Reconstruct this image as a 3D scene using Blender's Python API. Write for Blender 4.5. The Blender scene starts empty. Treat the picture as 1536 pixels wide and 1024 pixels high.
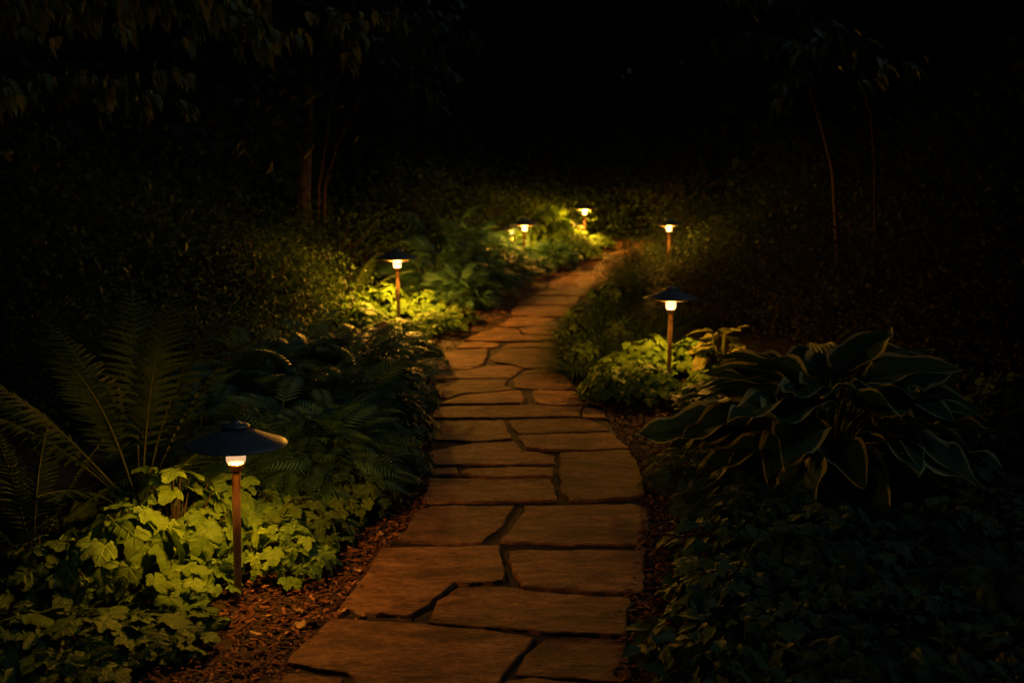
import bpy, math, random
import numpy as np
from mathutils import Vector

# ------------------------------------------------------------------ scene, camera, sky, moon
S = bpy.context.scene
COL = S.collection
R = math.radians
PITCH = 7.33            # degrees the camera looks down
CAM_H = 1.35
SLOPE = 0.0804          # the garden rises gently away from the viewer
FPX = 35 / 36 * 1536    # focal length in photo pixels

cam_d = bpy.data.cameras.new('camera')
cam = bpy.data.objects.new('camera', cam_d)
COL.objects.link(cam)
cam.location = (0, 0, CAM_H)
cam.rotation_euler = (R(90 - PITCH), 0, 0)
cam_d.lens = 35
cam_d.sensor_width = 36
cam_d.clip_start = 0.02
cam_d.clip_end = 500
cam_d.dof.use_dof = True
cam_d.dof.focus_distance = 3.3
cam_d.dof.aperture_fstop = 2.6
S.camera = cam

W = bpy.data.worlds.new('World')
S.world = W
W.use_nodes = True
wn = W.node_tree
bg = wn.nodes['Background']
sky = wn.nodes.new('ShaderNodeTexSky')
sky.sky_type = 'NISHITA'
sky.sun_disc = False
MOON_EL, MOON_AZ = 55, 78      # azimuth clockwise from +Y: high on the right
sky.sun_elevation = R(MOON_EL)
sky.sun_rotation = R(MOON_AZ)
wn.links.new(sky.outputs[0], bg.inputs[0])
bg.inputs[1].default_value = 0.0026
md = bpy.data.lights.new('moon', 'SUN')
md.energy = 0.16
md.angle = R(12)
md.color = (0.62, 0.85, 1.0)
moon = bpy.data.objects.new('moon', md)
COL.objects.link(moon)
el, az = R(MOON_EL), R(MOON_AZ)
to_moon = Vector((math.cos(el) * math.sin(az), math.cos(el) * math.cos(az), math.sin(el)))
moon.rotation_euler = to_moon.to_track_quat('Z', 'Y').to_euler()

S.view_settings.view_transform = 'Standard'
S.view_settings.look = 'None'
S.view_settings.exposure = 0
S.view_settings.gamma = 1
S.cycles.use_denoising = True
S.cycles.sample_clamp_indirect = 3
S.cycles.max_bounces = 6
S.cycles.transparent_max_bounces = 12

LIGHT_COL = (1.0, 0.41, 0.035)
LAMP_W = 205.0

# ------------------------------------------------------------------ helpers
rs = np.random.RandomState(11)
random.seed(5)


def gz(x, y):
    return SLOPE * y


def at(px, py, up=0.0):
    """Point of the sloping ground (raised by up) that the photo shows at pixel px, py."""
    a = R(PITCH)
    dx, dy, dz = (px - 768) / FPX, 1.0, -(py - 512) / FPX
    wy = dy * math.cos(a) + dz * math.sin(a)
    wz = -dy * math.sin(a) + dz * math.cos(a)
    t = (CAM_H - up) / (SLOPE * wy - wz)
    return Vector((dx * t, wy * t, CAM_H + wz * t))


def spot(px, Y, z_guess=None):
    """Ground point at distance Y whose base shows in pixel column px."""
    z = gz(0, Y)
    a = R(PITCH)
    depth = Y * math.cos(a) + (CAM_H - z) * math.sin(a)
    return Vector(((px - 768) / FPX * depth, Y, z))


def tag(o, label=None, cat=None, group=None, kind=None):
    if label: o['label'] = label
    if cat: o['category'] = cat
    if group: o['group'] = group
    if kind: o['kind'] = kind
    return o


def empty(name, loc, rz=0.0, sc=1.0):
    o = bpy.data.objects.new(name, None)
    o.empty_display_size = 0.1
    COL.objects.link(o)
    o.location = loc
    o.rotation_euler = (0, 0, rz)
    o.scale = (sc, sc, sc)
    return o


def kids(o):
    return [c for c in bpy.data.objects if c.parent == o]


class MB:
    """Collects pieces of one mesh."""
    def __init__(self):
        self.v, self.uv, self.rn, self.f = [], [], [], []
        self.n = 0

    def add(self, verts, faces, uv=None, rnd=0.5):
        verts = np.asarray(verts, float)
        k = len(verts)
        self.v.append(verts)
        self.uv.append(np.zeros((k, 2)) if uv is None else np.asarray(uv, float))
        self.rn.append(np.broadcast_to(np.asarray(rnd, float), (k,)))
        self.f.append([np.asarray(fa, int) + self.n for fa in faces])
        self.n += k

    def place(self, tpl, P, F, N, scale, rnd=None):
        """Copies of a template (verts, faces by size, uv): base P, forward F, up N."""
        V, faces, uv = tpl
        P, F, N = (np.asarray(a, float) for a in (P, F, N))
        m = len(P)
        if m == 0: return
        F = F / np.linalg.norm(F, axis=1, keepdims=True)
        N = N - (N * F).sum(1, keepdims=True) * F
        N = N / np.maximum(np.linalg.norm(N, axis=1, keepdims=True), 1e-6)
        X = np.cross(F, N)
        s = np.broadcast_to(np.asarray(scale, float), (m,))[:, None, None]
        out = P[:, None, :] + s * (V[None, :, 0:1] * X[:, None, :] + V[None, :, 1:2] * F[:, None, :] + V[None, :, 2:3] * N[:, None, :])
        k = len(V)
        self.v.append(out.reshape(-1, 3))
        self.uv.append(np.tile(uv, (m, 1)))
        r = rs.rand(m) if rnd is None else rnd
        self.rn.append(np.repeat(r, k))
        offs = (np.arange(m) * k + self.n)
        self.f.append([(np.asarray(fa, int)[None] + offs[:, None, None]).reshape(-1, np.asarray(fa).shape[1]) for fa in faces])
        self.n += m * k

    def tube(self, pts, rad, seg=6, rnd=0.5):
        pts = [Vector(p) for p in pts]
        n = len(pts)
        rad = [rad] * n if np.isscalar(rad) else rad
        V, Q, U = [], [], []
        ref = Vector((0.31, 0.17, 0.93))
        for i, p in enumerate(pts):
            t = (pts[min(i + 1, n - 1)] - pts[max(i - 1, 0)]).normalized()
            r = ref if abs(t.dot(ref)) < 0.9 else Vector((1, 0, 0))
            a = t.cross(r).normalized()
            b = t.cross(a)
            for j in range(seg):
                w = 2 * math.pi * j / seg
                V.append(p + (a * math.cos(w) + b * math.sin(w)) * rad[i])
                U.append((j / seg, i / max(1, n - 1)))
        for i in range(n - 1):
            for j in range(seg):
                k = (j + 1) % seg
                Q.append((i * seg + j, i * seg + k, (i + 1) * seg + k, (i + 1) * seg + j))
        self.add(V, [Q], U, rnd)

    def lathe(self, prof, seg=48, cap0=False, cap1=False):
        V, Q = [], []
        n = len(prof)
        for r, z in prof:
            for j in range(seg):
                w = 2 * math.pi * j / seg
                V.append((r * math.cos(w), r * math.sin(w), z))
        for i in range(n - 1):
            for j in range(seg):
                k = (j + 1) % seg
                Q.append((i * seg + j, i * seg + k, (i + 1) * seg + k, (i + 1) * seg + j))
        fs = [Q]
        caps = []
        if cap0: caps.append(list(range(seg))[::-1])
        if cap1: caps.append([(n - 1) * seg + j for j in range(seg)])
        if caps: fs.append(caps)
        self.add(V, fs)

    def build(self, name, mat, parent=None, smooth=True, link=True):
        me = bpy.data.meshes.new(name)
        V = np.concatenate(self.v)
        U = np.concatenate(self.uv)
        Rn = np.concatenate(self.rn)
        idx, tot = [], []
        for fl in self.f:
            for fa in fl:
                if len(fa) == 0: continue
                fa = np.asarray(fa)
                idx.append(fa.reshape(-1))
                tot.append(np.full(len(fa), fa.shape[1]))
        idx = np.concatenate(idx).astype(np.int32)
        tot = np.concatenate(tot).astype(np.int32)
        st = np.concatenate([[0], np.cumsum(tot)[:-1]]).astype(np.int32)
        me.vertices.add(len(V)); me.loops.add(len(idx)); me.polygons.add(len(tot))
        me.vertices.foreach_set('co', V.astype(np.float32).ravel())
        me.loops.foreach_set('vertex_index', idx)
        me.polygons.foreach_set('loop_start', st)
        me.polygons.foreach_set('loop_total', tot)
        me.polygons.foreach_set('use_smooth', np.full(len(tot), smooth))
        ul = me.uv_layers.new(name='UVMap')
        ul.data.foreach_set('uv', U[idx].astype(np.float32).ravel())
        at_ = me.attributes.new('rnd', 'FLOAT', 'POINT')
        at_.data.foreach_set('value', Rn.astype(np.float32))
        me.update(calc_edges=True)
        me.validate()
        if mat: me.materials.append(mat)
        o = bpy.data.objects.new(name, me)
        COL.objects.link(o)
        if parent: o.parent = parent
        return o


# ------------------------------------------------------------------ materials
def nodes(name):
    m = bpy.data.materials.new(name)
    m.use_nodes = True
    nt = m.node_tree
    nt.nodes.clear()
    out = nt.nodes.new('ShaderNodeOutputMaterial')
    return m, nt, out


def N(nt, t, **kw):
    n = nt.nodes.new(t)
    for k, v in kw.items():
        if k in n.inputs: n.inputs[k].default_value = v
        else: setattr(n, k, v)
    return n


def ramp(nt, stops):
    n = nt.nodes.new('ShaderNodeValToRGB')
    e = n.color_ramp.elements
    while len(e) < len(stops): e.new(0.5)
    for el_, (p, c) in zip(e, stops):
        el_.position = p
        el_.color = (*c, 1) if len(c) == 3 else c
    return n


def leaf_mat(name, c0, c1, c2, trans=0.35, rough=0.5, spec=0.3, vein=0.5, vfreq=9.0, margin=None, bump=0.3, chev=-0.6, run=1.0):
    """Leaf blade: colour varies leaf by leaf and in blotches, side veins run off the midrib."""
    m, nt, out = nodes(name)
    L = nt.links.new
    a = N(nt, 'ShaderNodeAttribute', attribute_name='rnd')
    uv = N(nt, 'ShaderNodeUVMap')
    tc = N(nt, 'ShaderNodeTexCoord')
    rp = ramp(nt, [(0.0, c0), (0.55, c1), (1.0, c2)])
    L(a.outputs['Fac'], rp.inputs[0])
    no = N(nt, 'ShaderNodeTexNoise', Scale=26.0, Detail=4.0)
    L(tc.outputs['Object'], no.inputs['Vector'])
    mx = N(nt, 'ShaderNodeMix', data_type='RGBA', blend_type='MULTIPLY')
    mx.inputs[0].default_value = 0.75
    br = ramp(nt, [(0.3, (0.55, 0.6, 0.5)), (0.7, (1.15, 1.12, 1.0))])
    L(no.outputs['Fac'], br.inputs[0])
    L(rp.outputs[0], mx.inputs[6]); L(br.outputs[0], mx.inputs[7])
    col = mx.outputs[2]
    # veins: |u| and v form chevrons
    sp = N(nt, 'ShaderNodeSeparateXYZ')
    L(uv.outputs[0], sp.inputs[0])
    ab = N(nt, 'ShaderNodeMath', operation='ABSOLUTE'); L(sp.outputs[0], ab.inputs[0])
    ch = N(nt, 'ShaderNodeMath', operation='MULTIPLY_ADD'); L(ab.outputs[0], ch.inputs[0])
    ch.inputs[1].default_value = chev
    rn_ = N(nt, 'ShaderNodeMath', operation='MULTIPLY'); L(sp.outputs[1], rn_.inputs[0]); rn_.inputs[1].default_value = run
    L(rn_.outputs[0], ch.inputs[2])
    fr = N(nt, 'ShaderNodeMath', operation='MULTIPLY'); L(ch.outputs[0], fr.inputs[0]); fr.inputs[1].default_value = vfreq * 2 * math.pi
    si = N(nt, 'ShaderNodeMath', operation='SINE'); L(fr.outputs[0], si.inputs[0])
    vr = ramp(nt, [(0.80, (0, 0, 0)), (1.0, (1, 1, 1))])
    mr = N(nt, 'ShaderNodeMapRange'); mr.inputs[1].default_value = -1; mr.inputs[2].default_value = 1
    L(si.outputs[0], mr.inputs[0]); L(mr.outputs[0], vr.inputs[0])
    mid = ramp(nt, [(0.0, (1, 1, 1)), (0.05, (0, 0, 0))]); L(ab.outputs[0], mid.inputs[0])
    vm = N(nt, 'ShaderNodeMath', operation='MAXIMUM'); L(vr.outputs[0], vm.inputs[0]); L(mid.outputs[0], vm.inputs[1])
    vk = N(nt, 'ShaderNodeMath', operation='MULTIPLY'); L(vm.outputs[0], vk.inputs[0]); vk.inputs[1].default_value = vein
    mv = N(nt, 'ShaderNodeMix', data_type='RGBA')
    L(vk.outputs[0], mv.inputs[0]); L(col, mv.inputs[6])
    mv.inputs[7].default_value = (min(1, c2[0] * 1.5), min(1, c2[1] * 1.45), c2[2] * 1.3, 1)
    col = mv.outputs[2]
    if margin:
        n2 = N(nt, 'ShaderNodeTexNoise', Scale=14.0, Detail=3.0)
        L(tc.outputs['Object'], n2.inputs['Vector'])
        ad = N(nt, 'ShaderNodeMath', operation='MULTIPLY_ADD'); L(n2.outputs['Fac'], ad.inputs[0]); ad.inputs[1].default_value = 0.36; L(ab.outputs[0], ad.inputs[2])
        er = ramp(nt, [(0.93, (0, 0, 0)), (0.965, (1, 1, 1))])
        sub = N(nt, 'ShaderNodeMath', operation='MULTIPLY'); L(ad.outputs[0], sub.inputs[0]); sub.inputs[1].default_value = 0.93
        L(sub.outputs[0], er.inputs[0])
        mm = N(nt, 'ShaderNodeMix', data_type='RGBA'); L(er.outputs[0], mm.inputs[0]); L(col, mm.inputs[6]); mm.inputs[7].default_value = (*margin, 1)
        col = mm.outputs[2]
    pb = N(nt, 'ShaderNodeBsdfPrincipled', Roughness=rough)
    pb.inputs['Specular IOR Level'].default_value = spec
    L(col, pb.inputs['Base Color'])
    bp = N(nt, 'ShaderNodeBump', Strength=bump, Distance=0.006)
    iv = N(nt, 'ShaderNodeMath', operation='SUBTRACT'); L(no.outputs['Fac'], iv.inputs[0]); L(vm.outputs[0], iv.inputs[1])
    L(iv.outputs[0], bp.inputs['Height']); L(bp.outputs[0], pb.inputs['Normal'])
    tr = N(nt, 'ShaderNodeBsdfTranslucent'); L(col, tr.inputs['Color'])
    ms = N(nt, 'ShaderNodeMixShader'); ms.inputs[0].default_value = trans
    L(pb.outputs[0], ms.inputs[1]); L(tr.outputs[0], ms.inputs[2]); L(ms.outputs[0], out.inputs[0])
    return m


def rough_mat(name, stops, scale=8.0, rough=0.85, bump=0.6, dist=0.01, stretch=(1, 1, 1), objrand=0.0, fine=60.0, spec=0.25, fw=0.35, stain=0.0):
    m, nt, out = nodes(name)
    L = nt.links.new
    tc = N(nt, 'ShaderNodeTexCoord')
    mp = N(nt, 'ShaderNodeMapping'); mp.inputs['Scale'].default_value = stretch
    L(tc.outputs['Object'], mp.inputs[0])
    vec = mp.outputs[0]
    if objrand:
        oi = N(nt, 'ShaderNodeObjectInfo')
        va = N(nt, 'ShaderNodeVectorMath', operation='MULTIPLY_ADD')
        cm = N(nt, 'ShaderNodeCombineXYZ')
        L(oi.outputs['Random'], cm.inputs[0]); L(oi.outputs['Random'], cm.inputs[1])
        L(cm.outputs[0], va.inputs[0]); va.inputs[1].default_value = (37, 23, 0); L(vec, va.inputs[2])
        vec = va.outputs[0]
    n1 = N(nt, 'ShaderNodeTexNoise', Scale=scale, Detail=10.0, Roughness=0.68, Distortion=0.4)
    n2 = N(nt, 'ShaderNodeTexNoise', Scale=fine, Detail=6.0, Roughness=0.7)
    L(vec, n1.inputs['Vector']); L(vec, n2.inputs['Vector'])
    ad = N(nt, 'ShaderNodeMath', operation='MULTIPLY_ADD'); L(n2.outputs['Fac'], ad.inputs[0]); ad.inputs[1].default_value = fw; L(n1.outputs['Fac'], ad.inputs[2])
    sb = N(nt, 'ShaderNodeMath', operation='SUBTRACT'); L(ad.outputs[0], sb.inputs[0]); sb.inputs[1].default_value = fw / 2
    rp = ramp(nt, stops); L(sb.outputs[0], rp.inputs[0])
    col = rp.outputs[0]
    if objrand:
        hs = N(nt, 'ShaderNodeHueSaturation')
        mr = N(nt, 'ShaderNodeMapRange'); mr.inputs[3].default_value = 1 - objrand; mr.inputs[4].default_value = 1 + objrand
        L(oi.outputs['Random'], mr.inputs[0]); L(mr.outputs[0], hs.inputs['Value']); L(col, hs.inputs['Color'])
        col = hs.outputs[0]
    if stain:
        n3 = N(nt, 'ShaderNodeTexNoise', Scale=3.0, Detail=5.0, Roughness=0.6, Distortion=0.8)
        L(vec, n3.inputs['Vector'])
        r3 = ramp(nt, [(0.36, (1 - stain,) * 3), (0.52, (1, 1, 1)), (0.68, (1 + stain * .35, 1 + stain * .3, 1 + stain * .25))])
        L(n3.outputs['Fac'], r3.inputs[0])
        m3 = N(nt, 'ShaderNodeMix', data_type='RGBA', blend_type='MULTIPLY'); m3.inputs[0].default_value = 1.0
        L(col, m3.inputs[6]); L(r3.outputs[0], m3.inputs[7])
        col = m3.outputs[2]
    pb = N(nt, 'ShaderNodeBsdfPrincipled', Roughness=rough)
    pb.inputs['Specular IOR Level'].default_value = spec
    L(col, pb.inputs['Base Color'])
    bp = N(nt, 'ShaderNodeBump', Strength=bump, Distance=dist)
    L(ad.outputs[0], bp.inputs['Height']); L(bp.outputs[0], pb.inputs['Normal'])
    L(pb.outputs[0], out.inputs[0])
    return m


M = {}
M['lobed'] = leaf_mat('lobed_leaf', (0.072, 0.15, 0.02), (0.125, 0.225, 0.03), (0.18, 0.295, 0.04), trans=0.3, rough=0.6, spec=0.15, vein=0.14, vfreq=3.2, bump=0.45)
M['lobed_shaded'] = leaf_mat('shaded_lobed_leaf', (0.035, 0.065, 0.012), (0.055, 0.095, 0.015), (0.08, 0.125, 0.02), trans=0.25, rough=0.6, spec=0.15, vein=0.14, vfreq=3.2, bump=0.45)  # same lobed leaf, the fall-off of lamplight darkened into its colour
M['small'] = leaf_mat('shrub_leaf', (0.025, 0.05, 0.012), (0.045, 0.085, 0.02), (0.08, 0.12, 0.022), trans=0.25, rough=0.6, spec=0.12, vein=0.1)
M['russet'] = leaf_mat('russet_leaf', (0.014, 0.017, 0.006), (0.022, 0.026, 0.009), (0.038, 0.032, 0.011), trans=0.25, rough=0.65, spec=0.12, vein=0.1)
M['under'] = leaf_mat('shaded_backdrop_leaf', (0.012, 0.024, 0.010), (0.02, 0.036, 0.013), (0.03, 0.05, 0.016), trans=0.2, rough=0.65, spec=0.1, vein=0.1)  # shade put into the colour: leaf darkened where lamplight should die away
M['feather'] = leaf_mat('feathery_leaf', (0.025, 0.075, 0.045), (0.045, 0.115, 0.07), (0.065, 0.15, 0.09), trans=0.25, rough=0.5, spec=0.3, vein=0.1)
M['fern'] = leaf_mat('fern_leaf', (0.028, 0.05, 0.009), (0.042, 0.075, 0.012), (0.06, 0.1, 0.016), trans=0.3, rough=0.6, spec=0.15, vein=0.1)
M['hosta'] = leaf_mat('hosta_leaf', (0.024, 0.064, 0.024), (0.034, 0.08, 0.031), (0.045, 0.098, 0.036), trans=0.15, rough=0.6, spec=0.14, vein=0.12, vfreq=6.0, margin=(0.4, 0.39, 0.15), chev=1.0, run=0.0, bump=0.6)
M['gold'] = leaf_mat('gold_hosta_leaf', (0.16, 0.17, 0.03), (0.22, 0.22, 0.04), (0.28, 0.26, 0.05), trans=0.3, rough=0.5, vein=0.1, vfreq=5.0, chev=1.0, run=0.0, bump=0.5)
M['grass'] = leaf_mat('grass_blade', (0.025, 0.05, 0.01), (0.04, 0.075, 0.013), (0.06, 0.1, 0.018), trans=0.3, rough=0.6, spec=0.15, vein=0.0)
M['cover'] = leaf_mat('cover_leaf', (0.02, 0.05, 0.022), (0.035, 0.075, 0.03), (0.05, 0.095, 0.035), trans=0.2, rough=0.6, spec=0.2, vein=0.15, vfreq=4)
M['tree'] = leaf_mat('tree_leaf', (0.03, 0.055, 0.02), (0.05, 0.09, 0.028), (0.08, 0.12, 0.035), trans=0.3, rough=0.5, vein=0.15, vfreq=6)
M['warm_lit'] = leaf_mat('warm_lit_tree_leaf', (0.06, 0.1, 0.02), (0.12, 0.16, 0.03), (0.28, 0.27, 0.05), trans=0.35, rough=0.5, vein=0.15, vfreq=6)  # warm light on the overhanging leaves, painted into their colour
M['dry'] = leaf_mat('dry_leaf', (0.25, 0.13, 0.05), (0.34, 0.18, 0.07), (0.42, 0.25, 0.1), trans=0.15, rough=0.75, vein=0.3, vfreq=5)
M['stalk'] = rough_mat('green_stalk', [(0.3, (0.04, 0.055, 0.015)), (0.7, (0.09, 0.1, 0.025))], scale=20, bump=0.2, dist=0.002)
M['redstalk'] = rough_mat('red_stalk', [(0.3, (0.035, 0.028, 0.012)), (0.7, (0.075, 0.055, 0.022))], scale=20, bump=0.3, dist=0.002)
M['bark'] = rough_mat('bark', [(0.3, (0.02, 0.014, 0.010)), (0.55, (0.05, 0.036, 0.025)), (0.75, (0.085, 0.064, 0.046))], scale=9, stretch=(3, 3, 0.5), bump=1.0, dist=0.02)
M['stone'] = rough_mat('sandstone', [(0.25, (0.055, 0.027, 0.014)), (0.42, (0.185, 0.084, 0.041)), (0.56, (0.28, 0.132, 0.064)), (0.75, (0.50, 0.252, 0.125))],
                       scale=9.0, stretch=(1.0, 2.6, 2.0), bump=1.0, dist=0.05, objrand=0.30, fine=48, rough=0.8, fw=0.75, stain=0.5)
M['soil'] = rough_mat('dark_soil', [(0.3, (0.02, 0.012, 0.007)), (0.6, (0.05, 0.03, 0.017)), (0.8, (0.09, 0.05, 0.028))], scale=14, bump=1.0, dist=0.03, fine=90)
M['joint'] = rough_mat('joint_soil', [(0.3, (0.008, 0.005, 0.003)), (0.6, (0.022, 0.012, 0.007)), (0.8, (0.05, 0.026, 0.014))], scale=20, bump=1.0, dist=0.02, fine=110)


def chip_mat():
    m, nt, out = nodes('bark_chip')
    a = N(nt, 'ShaderNodeAttribute', attribute_name='rnd')
    rp = ramp(nt, [(0.0, (0.018, 0.008, 0.004)), (0.45, (0.06, 0.02, 0.009)), (0.85, (0.14, 0.05, 0.022)), (1.0, (0.28, 0.12, 0.055))])
    nt.links.new(a.outputs['Fac'], rp.inputs[0])
    pb = N(nt, 'ShaderNodeBsdfPrincipled', Roughness=0.85)
    pb.inputs['Specular IOR Level'].default_value = 0.2
    nt.links.new(rp.outputs[0], pb.inputs['Base Color'])
    nt.links.new(pb.outputs[0], out.inputs[0])
    return m


M['chip'] = chip_mat()


def metal(name, col, rough, met=0.0, spec=0.5):
    m, nt, out = nodes(name)
    L = nt.links.new
    tc = N(nt, 'ShaderNodeTexCoord')
    n1 = N(nt, 'ShaderNodeTexNoise', Scale=35.0, Detail=5.0)
    L(tc.outputs['Object'], n1.inputs['Vector'])
    rp = ramp(nt, [(0.3, tuple(c * 0.8 for c in col)), (0.7, tuple(c * 1.15 for c in col))])
    L(n1.outputs['Fac'], rp.inputs[0])
    mr = N(nt, 'ShaderNodeMapRange'); mr.inputs[3].default_value = rough * 0.8; mr.inputs[4].default_value = rough * 1.25
    L(n1.outputs['Fac'], mr.inputs[0])
    pb = N(nt, 'ShaderNodeBsdfPrincipled', Metallic=met)
    pb.inputs['Specular IOR Level'].default_value = spec
    L(rp.outputs[0], pb.inputs['Base Color']); L(mr.outputs[0], pb.inputs['Roughness'])
    L(pb.outputs[0], out.inputs[0])
    return m


M['cap'] = metal('black_powder_coat', (0.045, 0.054, 0.064), 0.5, 0.0, 0.9)
M['post'] = metal('bronze_post', (0.25, 0.145, 0.085), 0.5, 0.3, 0.5)
M['dish'] = metal('bronze_reflector', (0.3, 0.22, 0.15), 0.55, 0.0, 0.3)


def glass_mat(name, strength):
    m, nt, out = nodes(name)
    L = nt.links.new
    t = N(nt, 'ShaderNodeBsdfTransparent')
    e = N(nt, 'ShaderNodeEmission', Strength=strength)
    # frosted glass glows a little stronger towards its upper rim, where the bulb sits
    e.inputs[0].default_value = (1.0, 0.56, 0.27, 1)
    a1 = N(nt, 'ShaderNodeMixShader'); a1.inputs[0].default_value = 0.9
    L(t.outputs[0], a1.inputs[1]); L(e.outputs[0], a1.inputs[2])
    L(a1.outputs[0], out.inputs[0])
    return m


M['glass_dim'] = glass_mat('frosted_glass_dim', 0.85)
M['glass'] = glass_mat('frosted_glass', 2.4)

# ------------------------------------------------------------------ ground and path
mb = MB()
nx, ny = 90, 90
xs = np.linspace(-45, 45, nx); ys = np.linspace(-8, 60, ny)
V = [(x, y, gz(x, y)) for y in ys for x in xs]
Q = [(j * nx + i, j * nx + i + 1, (j + 1) * nx + i + 1, (j + 1) * nx + i) for j in range(ny - 1) for i in range(nx - 1)]
mb.add(V, [Q])
tag(mb.build('ground', M['soil']), kind='structure')

left_px = [(300, 1120), (395, 1030), (425, 1000), (505, 910), (570, 822), (625, 764), (638, 700), (640, 650), (643, 600), (645, 560), (640, 545), (684, 522),
           (745, 488), (766, 470), (775, 453), (800, 440), (822, 430), (850, 411), (880, 396), (911, 382), (934, 371), (955, 362), (975, 355), (1010, 348)]
right_px = [(950, 1120), (943, 1030), (940, 1000), (948, 910), (972, 822), (976, 764), (968, 700), (935, 650), (905, 605), (870, 560), (845, 545), (838, 522),
            (842, 492), (858, 470), (868, 453), (885, 438), (900, 428), (925, 411), (947, 394), (965, 382), (985, 371), (998, 362), (1010, 355), (1040, 348)]
lp = [at(x, y, 0.004) for x, y in left_px]
rp_ = [at(x, y, 0.004) for x, y in right_px]
mb = MB()
V, Q = [], []
for a, b in zip(lp, rp_):
    for k in range(5):
        V.append(a.lerp(b, k / 4))
for i in range(len(lp) - 1):
    for k in range(4):
        Q.append((i * 5 + k, i * 5 + k + 1, (i + 1) * 5 + k + 1, (i + 1) * 5 + k))
mb.add(V, [Q])
path = tag(mb.build('path', M['joint']), kind='structure')

STONES = [
    [(350, 1070), (399, 1024), (435, 1010), (480, 1012), (511, 1017), (515, 1032), (500, 1085), (380, 1090)],
    [(431, 994), (462, 962), (497, 929), (560, 931), (630, 935), (715, 943), (800, 953), (775, 984), (741, 1024), (712, 1058), (545, 1068), (537, 1030), (534, 1014), (524, 1007), (480, 1001)],
    [(779, 1010), (783, 990), (800, 973), (821, 959), (849, 954), (890, 957), (936, 962), (943, 1012), (930, 1022), (860, 1016)],
    [(762, 1022), (800, 1017), (860, 1022), (938, 1031), (942, 1090), (715, 1090), (740, 1050)],
    [(509, 908), (536, 881), (556, 850), (575, 820), (660, 819), (747, 818), (752, 845), (755, 870), (720, 872), (681, 872), (650, 897), (616, 921), (567, 917)],
    [(765, 826), (860, 825), (966, 824), (964, 855), (962, 887), (870, 883), (786, 877), (775, 862)],
    [(646, 931), (653, 908), (670, 892), (689, 879), (755, 879), (829, 890), (942, 897), (938, 925), (933, 951), (850, 947), (771, 940)],
    [(598, 808), (614, 786), (629, 764), (650, 759), (768, 758), (758, 776), (747, 791), (722, 811), (661, 814)],
    [(752, 811), (774, 787), (790, 759), (860, 757), (947, 755), (972, 764), (970, 814), (860, 814)],
    [(637, 752), (641, 730), (647, 716), (740, 718), (825, 716), (829, 734), (834, 749), (740, 751)],
    [(841, 679), (890, 677), (942, 674), (958, 701), (966, 741), (910, 746), (856, 749), (843, 732), (843, 705)],
    [(690, 709), (704, 702), (765, 700), (828, 701), (826, 712), (780, 713), (729, 714)],
    [(645, 703), (683, 700), (684, 708), (650, 712)],
    [(640, 692), (641, 678), (680, 669), (712, 664), (769, 661), (783, 674), (808, 678), (829, 683), (831, 694), (740, 695), (659, 696)],
    [(642, 658), (645, 632), (700, 631), (753, 629), (761, 645), (766, 657), (722, 661), (680, 659)],
    [(764, 630), (820, 628), (881, 628), (900, 637), (914, 645), (850, 647), (778, 649)],
    [(779, 652), (850, 650), (916, 648), (938, 668), (941, 671), (890, 673), (830, 673), (790, 670)],
    [(646, 625), (648, 610), (720, 608), (804, 607), (840, 609), (873, 609), (867, 623), (806, 624), (752, 625)],
    [(878, 611), (905, 614), (908, 625), (873, 625)],
    [(660, 604), (673, 600), (694, 592), (740, 588), (779, 585), (784, 594), (779, 603), (712, 604)],
    [(799, 585), (830, 585), (862, 586), (876, 601), (879, 606), (823, 606), (804, 602)],
    [(650, 591), (659, 575), (694, 569), (760, 569), (755, 578), (766, 583), (745, 586), (696, 588), (672, 595)],
    [(772, 568), (787, 557), (811, 553), (837, 554), (853, 572), (866, 583), (811, 583), (774, 580)],
    [(650, 567), (660, 557), (701, 555), (722, 550), (764, 547), (783, 553), (772, 561), (763, 566), (705, 566)],
    [(641, 549), (649, 536), (664, 531), (684, 525), (731, 523), (728, 535), (721, 546), (703, 552), (656, 554)],
    [(735, 537), (755, 523), (790, 522), (828, 523), (838, 547), (787, 551), (773, 546), (745, 542)],
    [(687, 521), (696, 513), (722, 512), (748, 515), (744, 520)],
    [(755, 520), (762, 515), (795, 514), (828, 513), (830, 520)],
    [(698, 509), (720, 499), (745, 491), (774, 493), (784, 502), (834, 503), (830, 509), (792, 510), (727, 511)],
    [(780, 492), (802, 487), (825, 481), (846, 486), (838, 501), (792, 500)],
    [(749, 487), (770, 475), (803, 475), (831, 478), (812, 485), (789, 488), (765, 489)],
    [(768, 470), (773, 459), (815, 458), (861, 459), (854, 472), (803, 473)],
    [(776, 456), (786, 449), (799, 444), (868, 444), (863, 456), (820, 456)],
    [(803, 441), (824, 434), (855, 433), (892, 434), (876, 442)],
    [(823, 432), (827, 421), (852, 414), (885, 413), (915, 413), (897, 432)],
    [(854, 411), (868, 400), (897, 395), (938, 396), (924, 411)],
    [(878, 395), (908, 386), (935, 384), (962, 384), (947, 393)],
    [(912, 383), (932, 374), (955, 373), (982, 373), (964, 382)],
    [(936, 372), (954, 365), (975, 364), (997, 365), (985, 371)],
    [(956, 364), (972, 357), (1007, 356), (998, 363)],
]


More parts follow.
